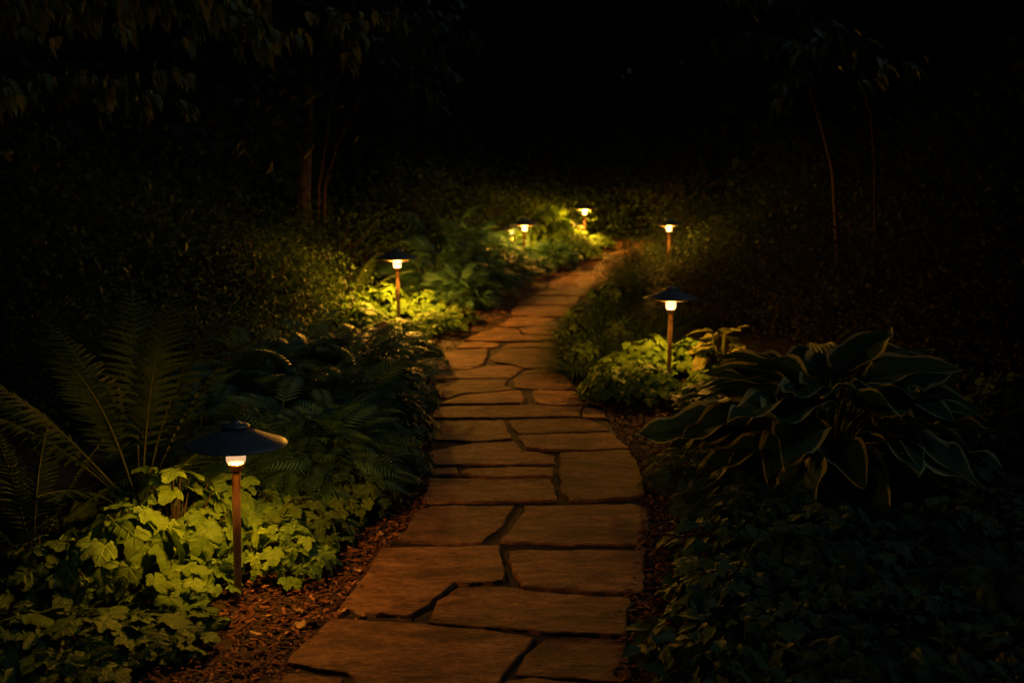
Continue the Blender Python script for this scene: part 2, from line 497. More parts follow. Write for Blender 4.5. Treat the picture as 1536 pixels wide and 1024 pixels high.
def flagstone(poly, i):
    """One slab: rough outline, worn edge, thickness; top stands 12-18 mm proud of the bed."""
    r = random.Random(100 + i)
    top = 0.013 + r.uniform(-0.003, 0.004)
    pts = [at(x, y, top) for x, y in poly]
    c = sum(pts, Vector()) / len(pts)
    # outline: a rounded walk along the traced corners with chipped noise
    out = []
    n = len(pts)
    for k in range(n):
        p0, p1, p2, p3 = pts[k - 1], pts[k], pts[(k + 1) % n], pts[(k + 2) % n]
        L_ = (p2 - p1).length
        m = max(2, int(L_ / 0.035))
        for j in range(m):
            t = j / m
            lin = p1.lerp(p2, t)
            cr = 0.5 * ((2 * p1) + (p2 - p0) * t + (2 * p0 - 5 * p1 + 4 * p2 - p3) * t * t + (3 * p1 - p0 - 3 * p2 + p3) * t ** 3)
            q = lin.lerp(cr, 0.12)
            out.append(q)
    # chipped edge
    ph = [r.uniform(0, 6.28) for _ in range(4)]
    res = []
    s = 0.0
    m = len(out)
    for k, q in enumerate(out):
        s += (out[k] - out[k - 1]).length
        w = 0.0035 * math.sin(s * 31 + ph[0]) + 0.003 * math.sin(s * 67 + ph[1]) + r.uniform(-0.003, 0.003)
        t = (out[(k + 1) % m] - out[k - 1]).normalized()
        nrm = Vector((t.y, -t.x, 0))
        res.append(q + nrm * w)
    mb = MB()
    rows = [(-0.008, -0.022, 0), (-0.005, -0.004, 0), (-0.003, -0.001, 0), (0.001, 0.0, 0)]   # inset, drop
    V, Q = [], []
    for ins, dz, _ in rows:
        for k, q in enumerate(res):
            d = (c - q); d.z = 0
            L_ = d.length
            d = d / max(L_, 1e-6)
            V.append(q + d * min(ins, L_ * 0.4) + Vector((0, 0, dz)) - c)
    for i2 in range(len(rows) - 1):
        for k in range(m):
            k2 = (k + 1) % m
            Q.append((i2 * m + k, i2 * m + k2, (i2 + 1) * m + k2, (i2 + 1) * m + k))
    ng = [[(len(rows) - 1) * m + k for k in range(m)]]
    # orientation
    area = sum(res[k].x * res[(k + 1) % m].y - res[(k + 1) % m].x * res[k].y for k in range(m))
    if area < 0:
        Q = [q[::-1] for q in Q]; ng = [ng[0][::-1]]
    mb.add(V, [Q, ng])
    o = mb.build('flagstone', M['stone'], path, smooth=False)
    o.location = c
    o.rotation_euler = (R(r.uniform(-0.5, 0.5)), R(r.uniform(-0.5, 0.5)), 0)
    return o


for i, poly in enumerate(STONES):
    flagstone(poly, i)

# bark mulch: chips along both margins and crumbs in the joints, one uncountable mass
chip_t = (np.array([(-.5, -.2, 0), (.5, -.16, .04), (.46, .2, 0), (-.5, .16, .05), (0, .03, .16)]), [[(0, 1, 4), (1, 2, 4), (2, 3, 4), (3, 0, 4)]], np.zeros((5, 2)))
mb = MB()


def scatter(edge, side, n, width, y0, y1, smin, smax):
    P = []
    e = [p for p in edge]
    cum = [0]
    for a, b in zip(e[:-1], e[1:]): cum.append(cum[-1] + (b - a).length)
    for _ in range(n):
        for _t in range(60):
            s = random.uniform(0, cum[-1])
            k = max(i for i in range(len(e) - 1) if cum[i] <= s)
            p = e[k].lerp(e[k + 1], (s - cum[k]) / (cum[k + 1] - cum[k]))
            if y0 < p.y < y1: break
        x = p.x + side * (random.random() ** 1.3 * (width + 0.03) - 0.03)
        y = p.y + random.uniform(-.03, .03)
        P.append((x, y, gz(x, y) + random.uniform(0.001, 0.014)))
    P = np.array(P)
    a = rs.rand(n) * 6.283
    F = np.stack([np.cos(a), np.sin(a), rs.normal(0, .3, n)], 1)
    Nn = np.stack([rs.normal(0, .3, n), rs.normal(0, .3, n), np.ones(n)], 1)
    mb.place(chip_t, P, F, Nn, smin + (smax - smin) * rs.rand(n) ** 2)


scatter(lp, -1, 9000, 0.32, 1.9, 5.2, 0.007, 0.03)
scatter(lp, -1, 3000, 0.35, 5.2, 12.5, 0.012, 0.035)
scatter(rp_, 1, 12000, 0.5, 1.9, 5.4, 0.007, 0.03)
scatter(rp_, 1, 3000, 0.35, 5.4, 12.5, 0.012, 0.035)
# crumbs in the joints, low under the stone tops
P = []
for _ in range(5000):
    k = random.randrange(0, 14)
    t = random.random()
    p = lp[k].lerp(lp[k + 1], t).lerp(rp_[k].lerp(rp_[k + 1], t), random.random())
    P.append((p.x, p.y, gz(p.x, p.y) + 0.003))
a = rs.rand(5000) * 6.283
mb.place(chip_t, P, np.stack([np.cos(a), np.sin(a), 0 * a], 1), np.tile((0, 0, 1.0), (5000, 1)), 0.004 + 0.008 * rs.rand(5000))
P = []
for _ in range(260):
    k = random.randrange(1, 15)
    t = random.random()
    p = lp[k].lerp(lp[k + 1], t).lerp(rp_[k].lerp(rp_[k + 1], t), random.choice((random.random() ** 2.5, 1 - random.random() ** 2.5, random.random())))
    P.append((p.x, p.y, gz(p.x, p.y) + 0.0165))
a = rs.rand(260) * 6.283
mb.place(chip_t, P, np.stack([np.cos(a), np.sin(a), 0 * a], 1), np.tile((0, 0, 1.0), (260, 1)), 0.004 + 0.016 * rs.rand(260) ** 2)
tag(mb.build('bark_mulch', M['chip'], smooth=False), 'dark reddish bark mulch along both edges of the stone path', 'mulch', kind='stuff')


# ------------------------------------------------------------------ leaf templates
def lobed_template(seed, lobes=5, depth=0.34):
    """Palmate leaf about 1 long, veined and puckered. Tip towards +Y."""
    r = np.random.RandomState(seed)
    tips = {5: [-118, -58, 0, 58, 118], 3: [-72, 0, 72]}[lobes]
    lens = {5: [0.46, 0.66, 0.86, 0.66, 0.46], 3: [0.60, 0.92, 0.60]}[lobes]
    tips = [t + r.uniform(-7, 7) for t in tips]
    lens = [l * r.uniform(.92, 1.08) for l in lens]
    A = np.linspace(-162, 162, 41)
    rad = []
    for a in A:
        best = 0
        for t, l in zip(tips, lens):
            d = abs(a - t) / 34
            best = max(best, l * (1 - depth * d ** 1.15) if d < 1.6 else 0.26)
        rad.append(max(best, 0.3))
    rad = np.array(rad) * (1 + 0.045 * np.where(np.arange(41) % 2 == 0, 1, -1))
    rad[0] = rad[-1] = 0.24
    rings = [0.0, 0.3, 0.58, 0.82, 1.0]
    V, U = [], []
    for q in rings:
        for a, rr in zip(A, rad):
            w = math.radians(a)
            x, y = math.sin(w) * rr * q, math.cos(w) * rr * q
            near = min(abs(a - t) for t in tips)
            puck = 0.06 * math.sin(min(near / 29, 1) * math.pi / 2) * (q ** .7) - 0.05 * q * q * 0
            z = puck - 0.36 * (y * y if y > 0 else 0.5 * y * y) - 0.42 * x * x
            z += 0.03 * math.sin(10 * x + seed) * math.cos(9 * y + seed * 2) * q
            V.append((x, y, z))
            U.append((x * 1.1, y))
    Q = []
    n = len(A)
    for i in range(len(rings) - 1):
        for j in range(n - 1):
            Q.append((i * n + j, (i + 1) * n + j, (i + 1) * n + j + 1, i * n + j + 1))
    tri = [(q[0], q[1], q[2]) for q in Q if q[0] < n]
    Q = [q for q in Q if q[0] >= n]
    # the first ring is the petiole point: use triangles there
    return np.array(V), [Q, tri], np.array(U)


def blade_template(wf, nu=8, nv=4, fold=0.25, droop=0.25, wav=0.0, serr=0.0, L_=1.0, seed=0):
    """Simple leaf: width wf(u) along u; folded on the midrib, drooping towards the tip."""
    V, U, Q = [], [], []
    m = 2 * nv + 1
    for i in range(nu + 1):
        u = i / nu
        w = wf(u) * (1 + (serr if i % 2 else -serr))
        for j in range(-nv, nv + 1):
            v = j / nv
            z = fold * abs(v) * w - droop * u * u * L_ + wav * abs(v) ** 2 * math.sin(u * 13 + (2 if v > 0 else 0) + seed)
            V.append((v * w, u * L_, z))
            U.append((v, u))
    for i in range(nu):
        for j in range(m - 1):
            Q.append((i * m + j, i * m + j + 1, (i + 1) * m + j + 1, (i + 1) * m + j))
    return np.array(V), [Q], np.array(U)


def ovate(w, e=0.8, p=1.0):
    return lambda u: w * (math.sin(math.pi * min(1, u ** e)) ** p) + 0.004


T_LOB = [lobed_template(s, 5, .37) for s in (1, 2)] + [lobed_template(7, 3, .44), lobed_template(8, 3, .40), lobed_template(9, 3, .46)]
T_LOB_S = T_LOB
T_SMALL = blade_template(ovate(0.26, .8), 4, 1, 0.3, 0.25)
T_OVATE = blade_template(ovate(0.27, .75), 6, 2, 0.2, 0.3, 0.02)
T_LANCE = blade_template(ovate(0.15, .7), 6, 2, 0.2, 0.35, 0.015, 0.05)
T_LEAFLET = blade_template(ovate(0.07, .7), 3, 1, 0.2, 0.2)


def frond_template(n=11, wide=0.36, curl=0.5, lw=0.15):
    """Feathery compound leaf, 1 long: paired narrow leaflets on an arching rachis."""
    V, Q, U = [], [], []
    base = T_LEAFLET

    def c(t): return np.array((0, t * (1 - .1 * curl * t), 0.28 * t * (1 - t) * 2 * curl - curl * 0.45 * t * t))
    k0 = 0
    for i in range(n):
        t = 0.18 + 0.82 * i / (n - 1)
        l = wide * math.sin(math.pi * (0.15 + 0.83 * t)) ** 0.8 + 0.05
        for sgn in (-1, 1):
            P = c(t)
            F = np.array((sgn, 0.75, -0.15)); F = F / np.linalg.norm(F)
            Nn = np.array((0, 0, 1.)); Nn = Nn - F * Nn.dot(F); Nn /= np.linalg.norm(Nn)
            X = np.cross(F, Nn)
            for v in base[0]:
                V.append(P + l * (v[0] * X + v[1] * F + v[2] * Nn))
            for q in base[1][0]: Q.append([a + k0 for a in q])
            U += list(base[2]); k0 += len(base[0])
    pts = [c(t) for t in np.linspace(0, 1, 7)]
    for i, p in enumerate(pts):
        w = 0.012 * (1 - 0.8 * i / 6)
        V += [p + np.array((-w, 0, 0)), p + np.array((w, 0, 0))]; U += [(0, i / 6), (0.01, i / 6)]
    for i in range(6):
        b = k0 + 2 * i
        Q.append([b, b + 1, b + 3, b + 2])
    return np.array(V), [Q], np.array(U)


T_FROND = frond_template(11, .3, .6)


# ------------------------------------------------------------------ plant makers: each returns (foliage MB, stems MB)
def unit(v): return v / np.linalg.norm(v, axis=-1, keepdims=True)


def lobed_plant(seed, R_=0.24, H=0.28, n=70, size=0.115):
    r = np.random.RandomState(seed)
    leaf, stem = MB(), MB()
    for i in range(n):
        phi = i * 2.399 + r.normal(0, .35)
        t = math.sqrt((i + .5) / n)
        rho = R_ * t * r.uniform(.85, 1.1)
        h = H * (1.0 - 0.62 * t ** 2.2) * r.uniform(.55, 1.08)
        d = np.array((math.cos(phi), math.sin(phi), 0))
        p = d * rho + np.array((0, 0, h))
        pit = 0.22 + 0.75 * t + r.normal(0, .25)
        yaw = phi + r.normal(0, .5)
        F = np.array((math.cos(yaw) * math.cos(pit), math.sin(yaw) * math.cos(pit), -math.sin(pit)))
        Nn = np.array((d[0] * .3 + r.normal(0, .28), d[1] * .3 + r.normal(0, .28), 1.0))
        s = size * r.uniform(.62, 1.22) * (1.06 - .15 * t)
        leaf.place(T_LOB[r.randint(len(T_LOB))], [p], [F], [Nn], s, np.array([r.rand()]))
        q0 = d * rho * 0.15
        mid = (q0 + p) / 2 + d * rho * 0.12 + np.array((0, 0, h * .12))
        stem.tube([q0, mid, p], [0.003, 0.0024, 0.0016], 4)
    # a few low inner leaves close the gaps near the soil
    m = n // 3
    phi = r.rand(m) * 6.283
    rho = R_ * np.sqrt(r.rand(m)) * .95
    P = np.stack([np.cos(phi) * rho, np.sin(phi) * rho, H * .15 + H * .35 * r.rand(m)], 1)
    F = np.stack([np.cos(phi), np.sin(phi), -.4 + 0 * phi], 1)
    leaf.place(T_LOB[1], P, F, np.tile((0, 0, 1.), (m, 1)) + r.normal(0, .3, (m, 3)), size * .8)
    return leaf, stem


def frond_plant(seed, R_=0.28, H=0.32, n=230, size=0.165):
    r = np.random.RandomState(seed)
    leaf, stem = MB(), MB()
    phi = np.arange(n) * 2.399 + r.normal(0, .3, n)
    t = np.sqrt((np.arange(n) + .5) / n)
    rho = R_ * t * r.uniform(.6, 1.0, n)
    h = H * (1 - .55 * t ** 2) * r.uniform(.55, 1.0, n)
    D = np.stack([np.cos(phi), np.sin(phi), 0 * phi], 1)
    P = D * rho[:, None]; P[:, 2] = h
    yaw = phi + r.normal(0, .6, n)
    up = .65 - .75 * t + r.normal(0, .35, n)
    F = np.stack([np.cos(yaw), np.sin(yaw), up], 1)
    leaf.place(T_FROND, P, F, np.tile((0, 0, 1.), (n, 1)) + r.normal(0, .35, (n, 3)), size * r.uniform(.7, 1.3, n))
    for i in range(0, n, 3):
        stem.tube([D[i] * rho[i] * .1, (P[i] * .55 + D[i] * .02), P[i]], [.003, .0025, .0015], 4)
    return leaf, stem


def shrub(seed, rx=0.8, ry=0.8, H=1.1, n=7000, size=0.04, tpl=None, clusters=150, low=0.0):
    """Rounded bush: leaf sprays gathered on many twig ends through a dome, uneven outline."""
    r = np.random.RandomState(seed)
    leaf, stem = MB(), MB()
    c = []
    while len(c) < clusters:
        p = r.uniform(-1, 1, 3); p[2] = abs(p[2])
        d = np.linalg.norm(p)
        if d > 1 or (d < .55 and r.rand() < .8): continue
        lump = 1 + .18 * math.sin(3.1 * p[0] + seed) * math.cos(2.7 * p[1] + seed * 1.7) + r.normal(0, .05)
        c.append(p * lump)
    c = np.array(c)
    scl = np.array((rx, ry, H))
    k = r.randint(0, clusters, n)
    sp = 0.16 * (0.5 + r.rand(clusters))[k]
    P = c[k] + r.normal(0, 1, (n, 3)) * sp[:, None] * np.array((1, 1, .7))
    P[:, 2] = np.abs(P[:, 2]) * (1 - low) + low
    Pw = P * scl
    out = unit(P + 1e-6)
    F = out + r.normal(0, .7, (n, 3)) + np.array((0, 0, -.15))
    Nn = np.tile((0, 0, 1.), (n, 1)) + out * .6 + r.normal(0, .45, (n, 3))
    leaf.place(tpl or T_SMALL, Pw, F, Nn, size * r.uniform(.6, 1.35, n))
    for i in range(0, clusters, 2):
        b = np.array((r.normal(0, .07), r.normal(0, .07), 0)) * scl
        e = c[i] * scl
        mid = b * .5 + e * .5 + np.array((0, 0, .12 * H)) - e * np.array((.15, .15, 0))
        stem.tube([b, b * .8 + mid * .2 + np.array((0, 0, .05)), mid, e], [.014 * H + .003, .012 * H + .002, .007 * H + .001, .002], 5)
    return leaf, stem


def grass_clump(seed, R_=0.2, H=0.32, n=420):
    r = np.random.RandomState(seed)
    leaf = MB()
    T = blade_template(lambda u: 0.011 * (1 - u) ** .6 + .0008, 7, 1, .3, .0)
    V0 = T[0].copy()
    for b in range(6):
        bend = .12 + .16 * b
        V = V0.copy()
        ang = np.clip(V0[:, 1], 0, 1) * bend * 2.2
        y = V0[:, 1]
        V[:, 1] = np.where(bend > 0, np.sin(ang) / (bend * 2.2), y)
        V[:, 2] = V0[:, 2] - (1 - np.cos(ang)) / (bend * 2.2)
        m = n // 6
        phi = r.rand(m) * 6.283
        rho = R_ * np.sqrt(r.rand(m))
        P = np.stack([np.cos(phi) * rho * .6, np.sin(phi) * rho * .6, 0 * phi], 1)
        yaw = phi + r.normal(0, .5, m)
        tilt = .25 + .5 * rho / R_
        F = np.stack([np.cos(yaw) * np.sin(tilt), np.sin(yaw) * np.sin(tilt), np.cos(tilt)], 1)
        Nn = np.stack([-np.cos(yaw) * np.cos(tilt), -np.sin(yaw) * np.cos(tilt), np.sin(tilt)], 1)
        leaf.place((V * np.array((1, 1, 1)), T[1], T[2]), P, F, Nn, H * r.uniform(.7, 1.35, m))
    return leaf


def fern_frond(length, lean, yaw, seed, width=0.12, pairs=26, droop=0.9):
    """One big fern frond from the crown: arching rachis, toothed pinnae in pairs."""
    r = np.random.RandomState(seed)
    blade, rach = MB(), MB()
    d = np.array((math.cos(yaw), math.sin(yaw), 0))
    side = np.array((-d[1], d[0], 0))
    pts = []
    p = np.zeros(3)
    ang = lean
    steps = 24
    for i in range(steps + 1):
        pts.append(p.copy())
        t = i / steps
        a = lean + droop * t ** 2.2
        p = p + (d * math.sin(a) + np.array((0, 0, math.cos(a)))) * length / steps
    pts = np.array(pts)
    rach.tube(pts, list(np.linspace(.005, .0012, steps + 1)), 5)

    def cur(t):
        f = t * steps
        i = min(int(f), steps - 1)
        q = pts[i] + (pts[i + 1] - pts[i]) * (f - i)
        return q, unit(pts[i + 1] - pts[i])
    pin = blade_template(lambda u: 0.085 * (1 - u) ** .75 + .005, 12, 1, .12, .22, 0, .22)
    P, F, Nn, Sc = [], [], [], []
    for i in range(pairs):
        t = 0.30 + 0.70 * (i / (pairs - 1)) ** .9 * .985
        q, tg = cur(t)
        u = (t - .30) / .70
        w = width * (math.sin(math.pi * (0.16 + 0.80 * u ** .8)) ** .9) * (1.12 - .35 * u) + .008
        nn = np.cross(side, tg)
        for s in (-1, 1):
            f = side * s + tg * (.28 + .35 * u) + r.normal(0, .05, 3)
            P.append(q); F.append(f); Nn.append(-nn if nn[2] < 0 else nn); Sc.append(w * r.uniform(.92, 1.06))
    blade.place(pin, P, F, Nn, np.array(Sc), np.clip(r.normal(.5, .15, len(P)), 0, 1))
    return blade, rach


# ------------------------------------------------------------------ putting plants down
PROTO = {}


def proto(key, maker, *mats):
    """The meshes of one plant form, built once; copies share them."""
    if key not in PROTO:
        parts = maker()
        PROTO[key] = [(p, m) for p, m in zip(parts if isinstance(parts, tuple) else (parts,), mats)]
        done = []
        for nm, (p, m) in zip(('foliage', 'stem'), PROTO[key]):
            o = p.build(nm, m)
            done.append((nm, o.data))
            bpy.data.objects.remove(o)
        PROTO[key] = done
    return PROTO[key]


def plant(name, key, maker, mats, loc, label, cat, group=None, sc=1.0, rz=None, zs=1.0):
    root = empty(name, loc, random.uniform(0, 6.28) if rz is None else rz, sc)
    root.scale = (sc, sc, sc * zs)
    for nm, me in proto(key, maker, *mats):
        o = bpy.data.objects.new(nm, me)
        COL.objects.link(o)
        o.parent = root
    tag(root, label, cat, group)
    return root


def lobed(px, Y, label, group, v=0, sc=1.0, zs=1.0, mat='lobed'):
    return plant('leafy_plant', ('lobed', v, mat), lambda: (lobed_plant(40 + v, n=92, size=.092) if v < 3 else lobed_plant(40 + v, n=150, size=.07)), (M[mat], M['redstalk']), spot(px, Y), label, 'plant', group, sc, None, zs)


def feathery(px, Y, label, group, v=0, sc=1.0, zs=1.0):
    return plant('feathery_plant', ('feather', v), lambda: frond_plant(60 + v), (M['feather'], M['stalk']), spot(px, Y), label, 'plant', group, sc, None, zs)


GL = 'lobed leaf plants under the path lamps'
# beside the big lamp in front
lobed(262, 3.08, 'brightly lit lobed-leaf plant behind the big front lamp, its leaves glowing yellow green', GL, 0, 1.05, 1.0)
lobed(190, 2.86, 'lobed-leaf plant at the outer edge of the glow beside the front lamp', GL, 1, 0.9)
lobed(420, 3.0, 'lobed-leaf plant on the path side of the front lamp post, above the mulch', GL, 2, 0.72, .8)
lobed(268, 2.80, 'low lobed-leaf plant crowding the foot of the front lamp post', GL, 1, 0.7, .62)
lobed(240, 2.55, 'dim lobed-leaf plant with long drooping leaves in front of the lamp foot', GL, 2, 0.7, .45, 'lobed_shaded')
lobed(70, 2.80, 'dim lobed-leaf plant half lost in the dark beside the lit clump', GL, 0, 0.9, .7, 'lobed_shaded')
lobed(125, 2.46, 'nearly black lobed-leaf plant at the bottom corner of the bed', GL, 1, 0.85, .5, 'lobed_shaded')
lobed(10, 2.45, 'unlit lobed-leaf plant cut off by the side edge of the view', GL, 2, 0.9, .5, 'lobed_shaded')
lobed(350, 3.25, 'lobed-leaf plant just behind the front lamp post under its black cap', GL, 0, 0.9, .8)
lobed(455, 3.22, 'dim lobed-leaf plant where the lit clump meets the feathery plants', GL, 1, 0.72, .72, 'lobed_shaded')
lobed(150, 3.2, 'faintly lit lobed-leaf plant at the foot of the tall fern', GL, 2, 0.9, .75, 'lobed_shaded')
lobed(525, 3.45, 'last lobed-leaf plant beside the path before the feathery plants', GL, 0, 0.7, .8, 'lobed_shaded')
# round the second lamp on the same side
lobed(545, 6.65, 'lit lobed-leaf plant on the shrub side of the second lamp post', GL, 4, 1.0, .75)
lobed(600, 6.45, 'lit lobed-leaf plant in front of the second lamp post', GL, 5, 0.9, .6)
lobed(655, 6.75, 'lit lobed-leaf plant between the second lamp post and the path', GL, 3, .9, .6)
lobed(570, 7.2, 'lit lobed-leaf plant behind the second lamp post', GL, 3, 1.1, .85)
lobed(640, 7.35, 'dim lobed-leaf plant behind the second lamp towards the path', GL, 4, .95, .7)
lobed(525, 7.0, 'edge plant of the second lamp clump below the arching fern', GL, 5, 1.0, .8)
# right lamp clump
lobed(935, 5.30, 'lit lobed-leaf plant next to the path below the lamp by the hosta', GL, 3, .82, .75)
lobed(975, 5.62, 'bright lobed-leaf plant behind the post of the lamp by the hosta', GL, 4, .9, .8)
lobed(962, 5.02, 'low lobed-leaf plant in front of the lamp by the hosta', GL, 5, .85, .75)
lobed(1035, 5.55, 'bright lobed-leaf plant between the lamp post and the hosta', GL, 5, .85, .85)
lobed(915, 5.0, 'small lobed-leaf plant spilling shade onto the stones by the hosta lamp', GL, 4, .72, .75)
# far lit clump
lobed(812, 10.1, 'bright far plant just beside the post of the twin lamps', GL, 3, 1.1, .8)
lobed(842, 10.5, 'bright far plant halfway between the twin lamps and the last lamp', GL, 4, 1.3, .85)
lobed(870, 10.7, 'far lit plant nearest the path edge below the last lamp', GL, 5, 1.05, .65)
lobed(850, 11.5, 'far lit plant against the post of the last lamp', GL, 3, 1.2, .9)
lobed(893, 11.6, 'far dim plant on the path side of the last lamp', GL, 4, 1.0, .6)
lobed(825, 11.2, 'far lit plant at the back of the glowing clump', GL, 5, 1.4, 1.3)
lobed(790, 10.6, 'far dim plant behind the post of the twin lamps', GL, 4, 1.3, 1.2)

GF = 'feathery dark plants along the path'
fe = [(560, 3.82, .75, 'feathery plant leaning over the path edge, first in the dark row'), (505, 3.75, .95, 'feathery plant just behind the last lobed-leaf plant'),
      (480, 3.62, .95, 'bluish feathery plant seen beside the front lamp cap'), (425, 3.75, 1.0, 'feathery plant directly behind the front lamp cap'),
      (572, 4.25, .8, 'feathery plant touching the path beside the narrow stones'), (510, 4.3, 1.1, 'bushy feathery plant in the middle of the dark bed'),
      (455, 4.25, 1.1, 'feathery plant between the tall fern and the dark bed'), (580, 4.75, .8, 'feathery plant by the path where the stones widen'),
      (540, 4.95, 1.1, 'feathery plant at the back of the dark bed'), (465, 4.95, 1.15, 'tall feathery plant at the foot of the dark shrub'),
      (580, 5.3, .8, 'feathery plant at the path edge below the second lamp glow'), (530, 5.6, 1.1, 'feathery plant in front of the second lamp clump'),
      (612, 5.75, .6, 'small feathery plant by the brightest orange stones'), (585, 5.95, .8, 'feathery plant in front of the second lamp foot'),
      (380, 4.6, 1.1, 'feathery plant behind the fern by the dark shrub'), (300, 3.9, 1.0, 'feathery plant under the fern fronds')]
for i, (px, Y, sc, lb) in enumerate(fe):
    if i in (0, 4, 7, 10, 12):
        lobed(px + 22, Y, lb.replace('feathery plant', 'dark small-leaved plant'), 'dark small leaved plants along the path edge', 3 + i % 3, sc * .95, 1.0, 'cover')
    else:
        feathery(px, Y, lb, GF, i % 3, sc, .95 if Y < 5.5 else .6)
fe2 = [(690, 7.6, .9, 'feathery plant past the second lamp where the path bends'), (655, 8.1, 1.25, 'feathery plant behind the second lamp clump'),
       (728, 8.25, .9, 'dark feathery plant on the inside of the path bend'), (695, 8.8, 1.1, 'taller feathery plant behind the path bend'),
       (765, 8.9, .75, 'dark feathery plant beside the twin lamps path edge'), (740, 9.3, .9, 'feathery plant in front of the twin lamps'),
       (800, 9.4, .55, 'dark feathery plant below the far glowing clump'), (640, 9.2, 1.5, 'broad feathery plant in the dark behind the second lamp'),
       (690, 9.9, 1.5, 'broad feathery plant deep in the bed near the twin lamps'), (830, 9.9, .8, 'low feathery plant at the edge of the far bright stones')]
for i, (px, Y, sc, lb) in enumerate(fe2):
    feathery(px, Y, lb, GF, (i + 1) % 3, sc, 1.0)

feathery(764, 9.75, 'feathery plant standing right in front of the half-hidden twin lamp', GF, 0, .8, 1.25)
lobed(1068, 5.12, 'small lobed-leaf plant wedged between the lamp clump and the big hosta', GL, 4, .62, .8)
lobed(690, 7.05, 'dark lobed-leaf plant on the bare strip where the path bends behind the second lamp', GL, 3, .62, .8, 'lobed_shaded')
lobed(722, 7.65, 'dark lobed-leaf plant at the outer path edge past the second lamp', GL, 4, .62, .8, 'lobed_shaded')
# ferns: every frond a part
def fern(loc, specs, label, name='fern'):
    root = empty(name, loc)
    for k, (ln, lean, yaw, wd, dr) in enumerate(specs):
        b, ra = fern_frond(ln, R(lean), R(yaw), 300 + k + int(ln * 100), wd, 26, dr)
        o = b.build('frond', M['fern'], root)
        ra.build('rachis', M['stalk'], o)
    return tag(root, label, 'fern', 'ferns in the bed')


fern(spot(212, 3.45), [(0.86, 8, 70, .13, .6), (0.86, 14, 35, .13, .8), (0.84, 22, 4, .13, .8), (0.84, 22, 150, .13, .8), (0.9, 44, 178, .13, .75), (0.8, 40, 215, .12, .8),
                       (0.75, 48, 320, .11, .8), (0.85, 18, 250, .12, .9), (0.95, 20, 110, .13, .6), (0.7, 60, 265, .11, .5), (.9, 36, 195, .12, .7)],
     'tall fern with arching fronds rising behind the lit front clump')
fern(spot(50, 3.0), [(0.46, 8, 80, .06, .4), (0.44, 22, 20, .06, .4), (0.45, 16, 140, .06, .4), (0.42, 34, 190, .06, .5), (.5, 40, 340, .07, .5), (.52, 10, 260, .07, .4)],
     'short upright fern in the dark beside the tall one')
fern(spot(518, 7.25), [(0.62, 40, 5, .09, .9), (0.66, 28, 60, .09, .9), (0.6, 45, 150, .09, .9), (0.6, 50, 320, .09, .9), (.6, 35, 260, .09, .9), (.58, 50, 200, .09, .8)],
     'small arching fern catching light beside the second lamp')

# grasses on the inside of the bend
GG = 'grass tufts beside the path bend'
gr = [(868, 5.55, .8, 'grass tuft overhanging the stones just short of the bend'), (895, 5.85, 1.0, 'grass tuft behind the hosta lamp clump by the path'), (872, 6.15, .9, 'grass tuft on the path edge at the narrowest bend'),
      (935, 6.0, 1.0, 'lit grass tuft behind the lobed clump of the hosta lamp'), (905, 6.5, 1.05, 'thick grass tuft in the middle of the grassy patch'), (872, 6.75, .8, 'dark grass tuft hanging over the bend stones'),
      (965, 6.4, 1.1, 'grass tuft directly behind the hosta lamp cap'), (935, 7.0, 1.0, 'grass tuft at the back of the grassy patch'), (895, 7.3, .9, 'grass tuft beyond the bend beside the path'), (1000, 6.9, 1.1, 'grass tuft below the russet shrubs'),
      (985, 6.05, .9, 'grass tuft right of the lit lobed clump, under the lamp glow'), (925, 7.7, 1.0, 'far grass tuft where the path turns away')]
for i, (px, Y, sc, lb) in enumerate(gr):
    v = i % 2
    plant('grass_tuft', ('grass', v), lambda: (grass_clump(80 + v),), (M['grass'],), spot(px, Y), lb.replace('right of', 'beside'), 'grass tuft', GG, sc, None, .55)

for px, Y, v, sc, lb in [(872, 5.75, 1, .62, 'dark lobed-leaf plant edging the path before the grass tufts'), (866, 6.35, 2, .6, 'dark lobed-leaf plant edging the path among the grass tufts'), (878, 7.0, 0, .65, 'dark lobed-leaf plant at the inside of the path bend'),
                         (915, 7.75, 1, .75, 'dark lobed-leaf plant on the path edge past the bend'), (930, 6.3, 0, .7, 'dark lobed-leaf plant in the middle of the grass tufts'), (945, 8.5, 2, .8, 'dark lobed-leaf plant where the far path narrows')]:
    lobed(px, Y, lb, 'dark lobed leaf plants inside the path bend', v, sc, .85, 'lobed_shaded')

# ------------------------------------------------------------------ hosta
def hosta_leaf(seed, length, width, wav=0.012, droop=0.4):
    return blade_template(lambda u: width * (math.sin(math.pi * min(1, (0.02 + .98 * u) ** .72)) ** .85) * (1 - .15 * u) + .002, 14, 5, .24, droop, wav * (1 + .4 * math.sin(seed)), 0, length, seed)


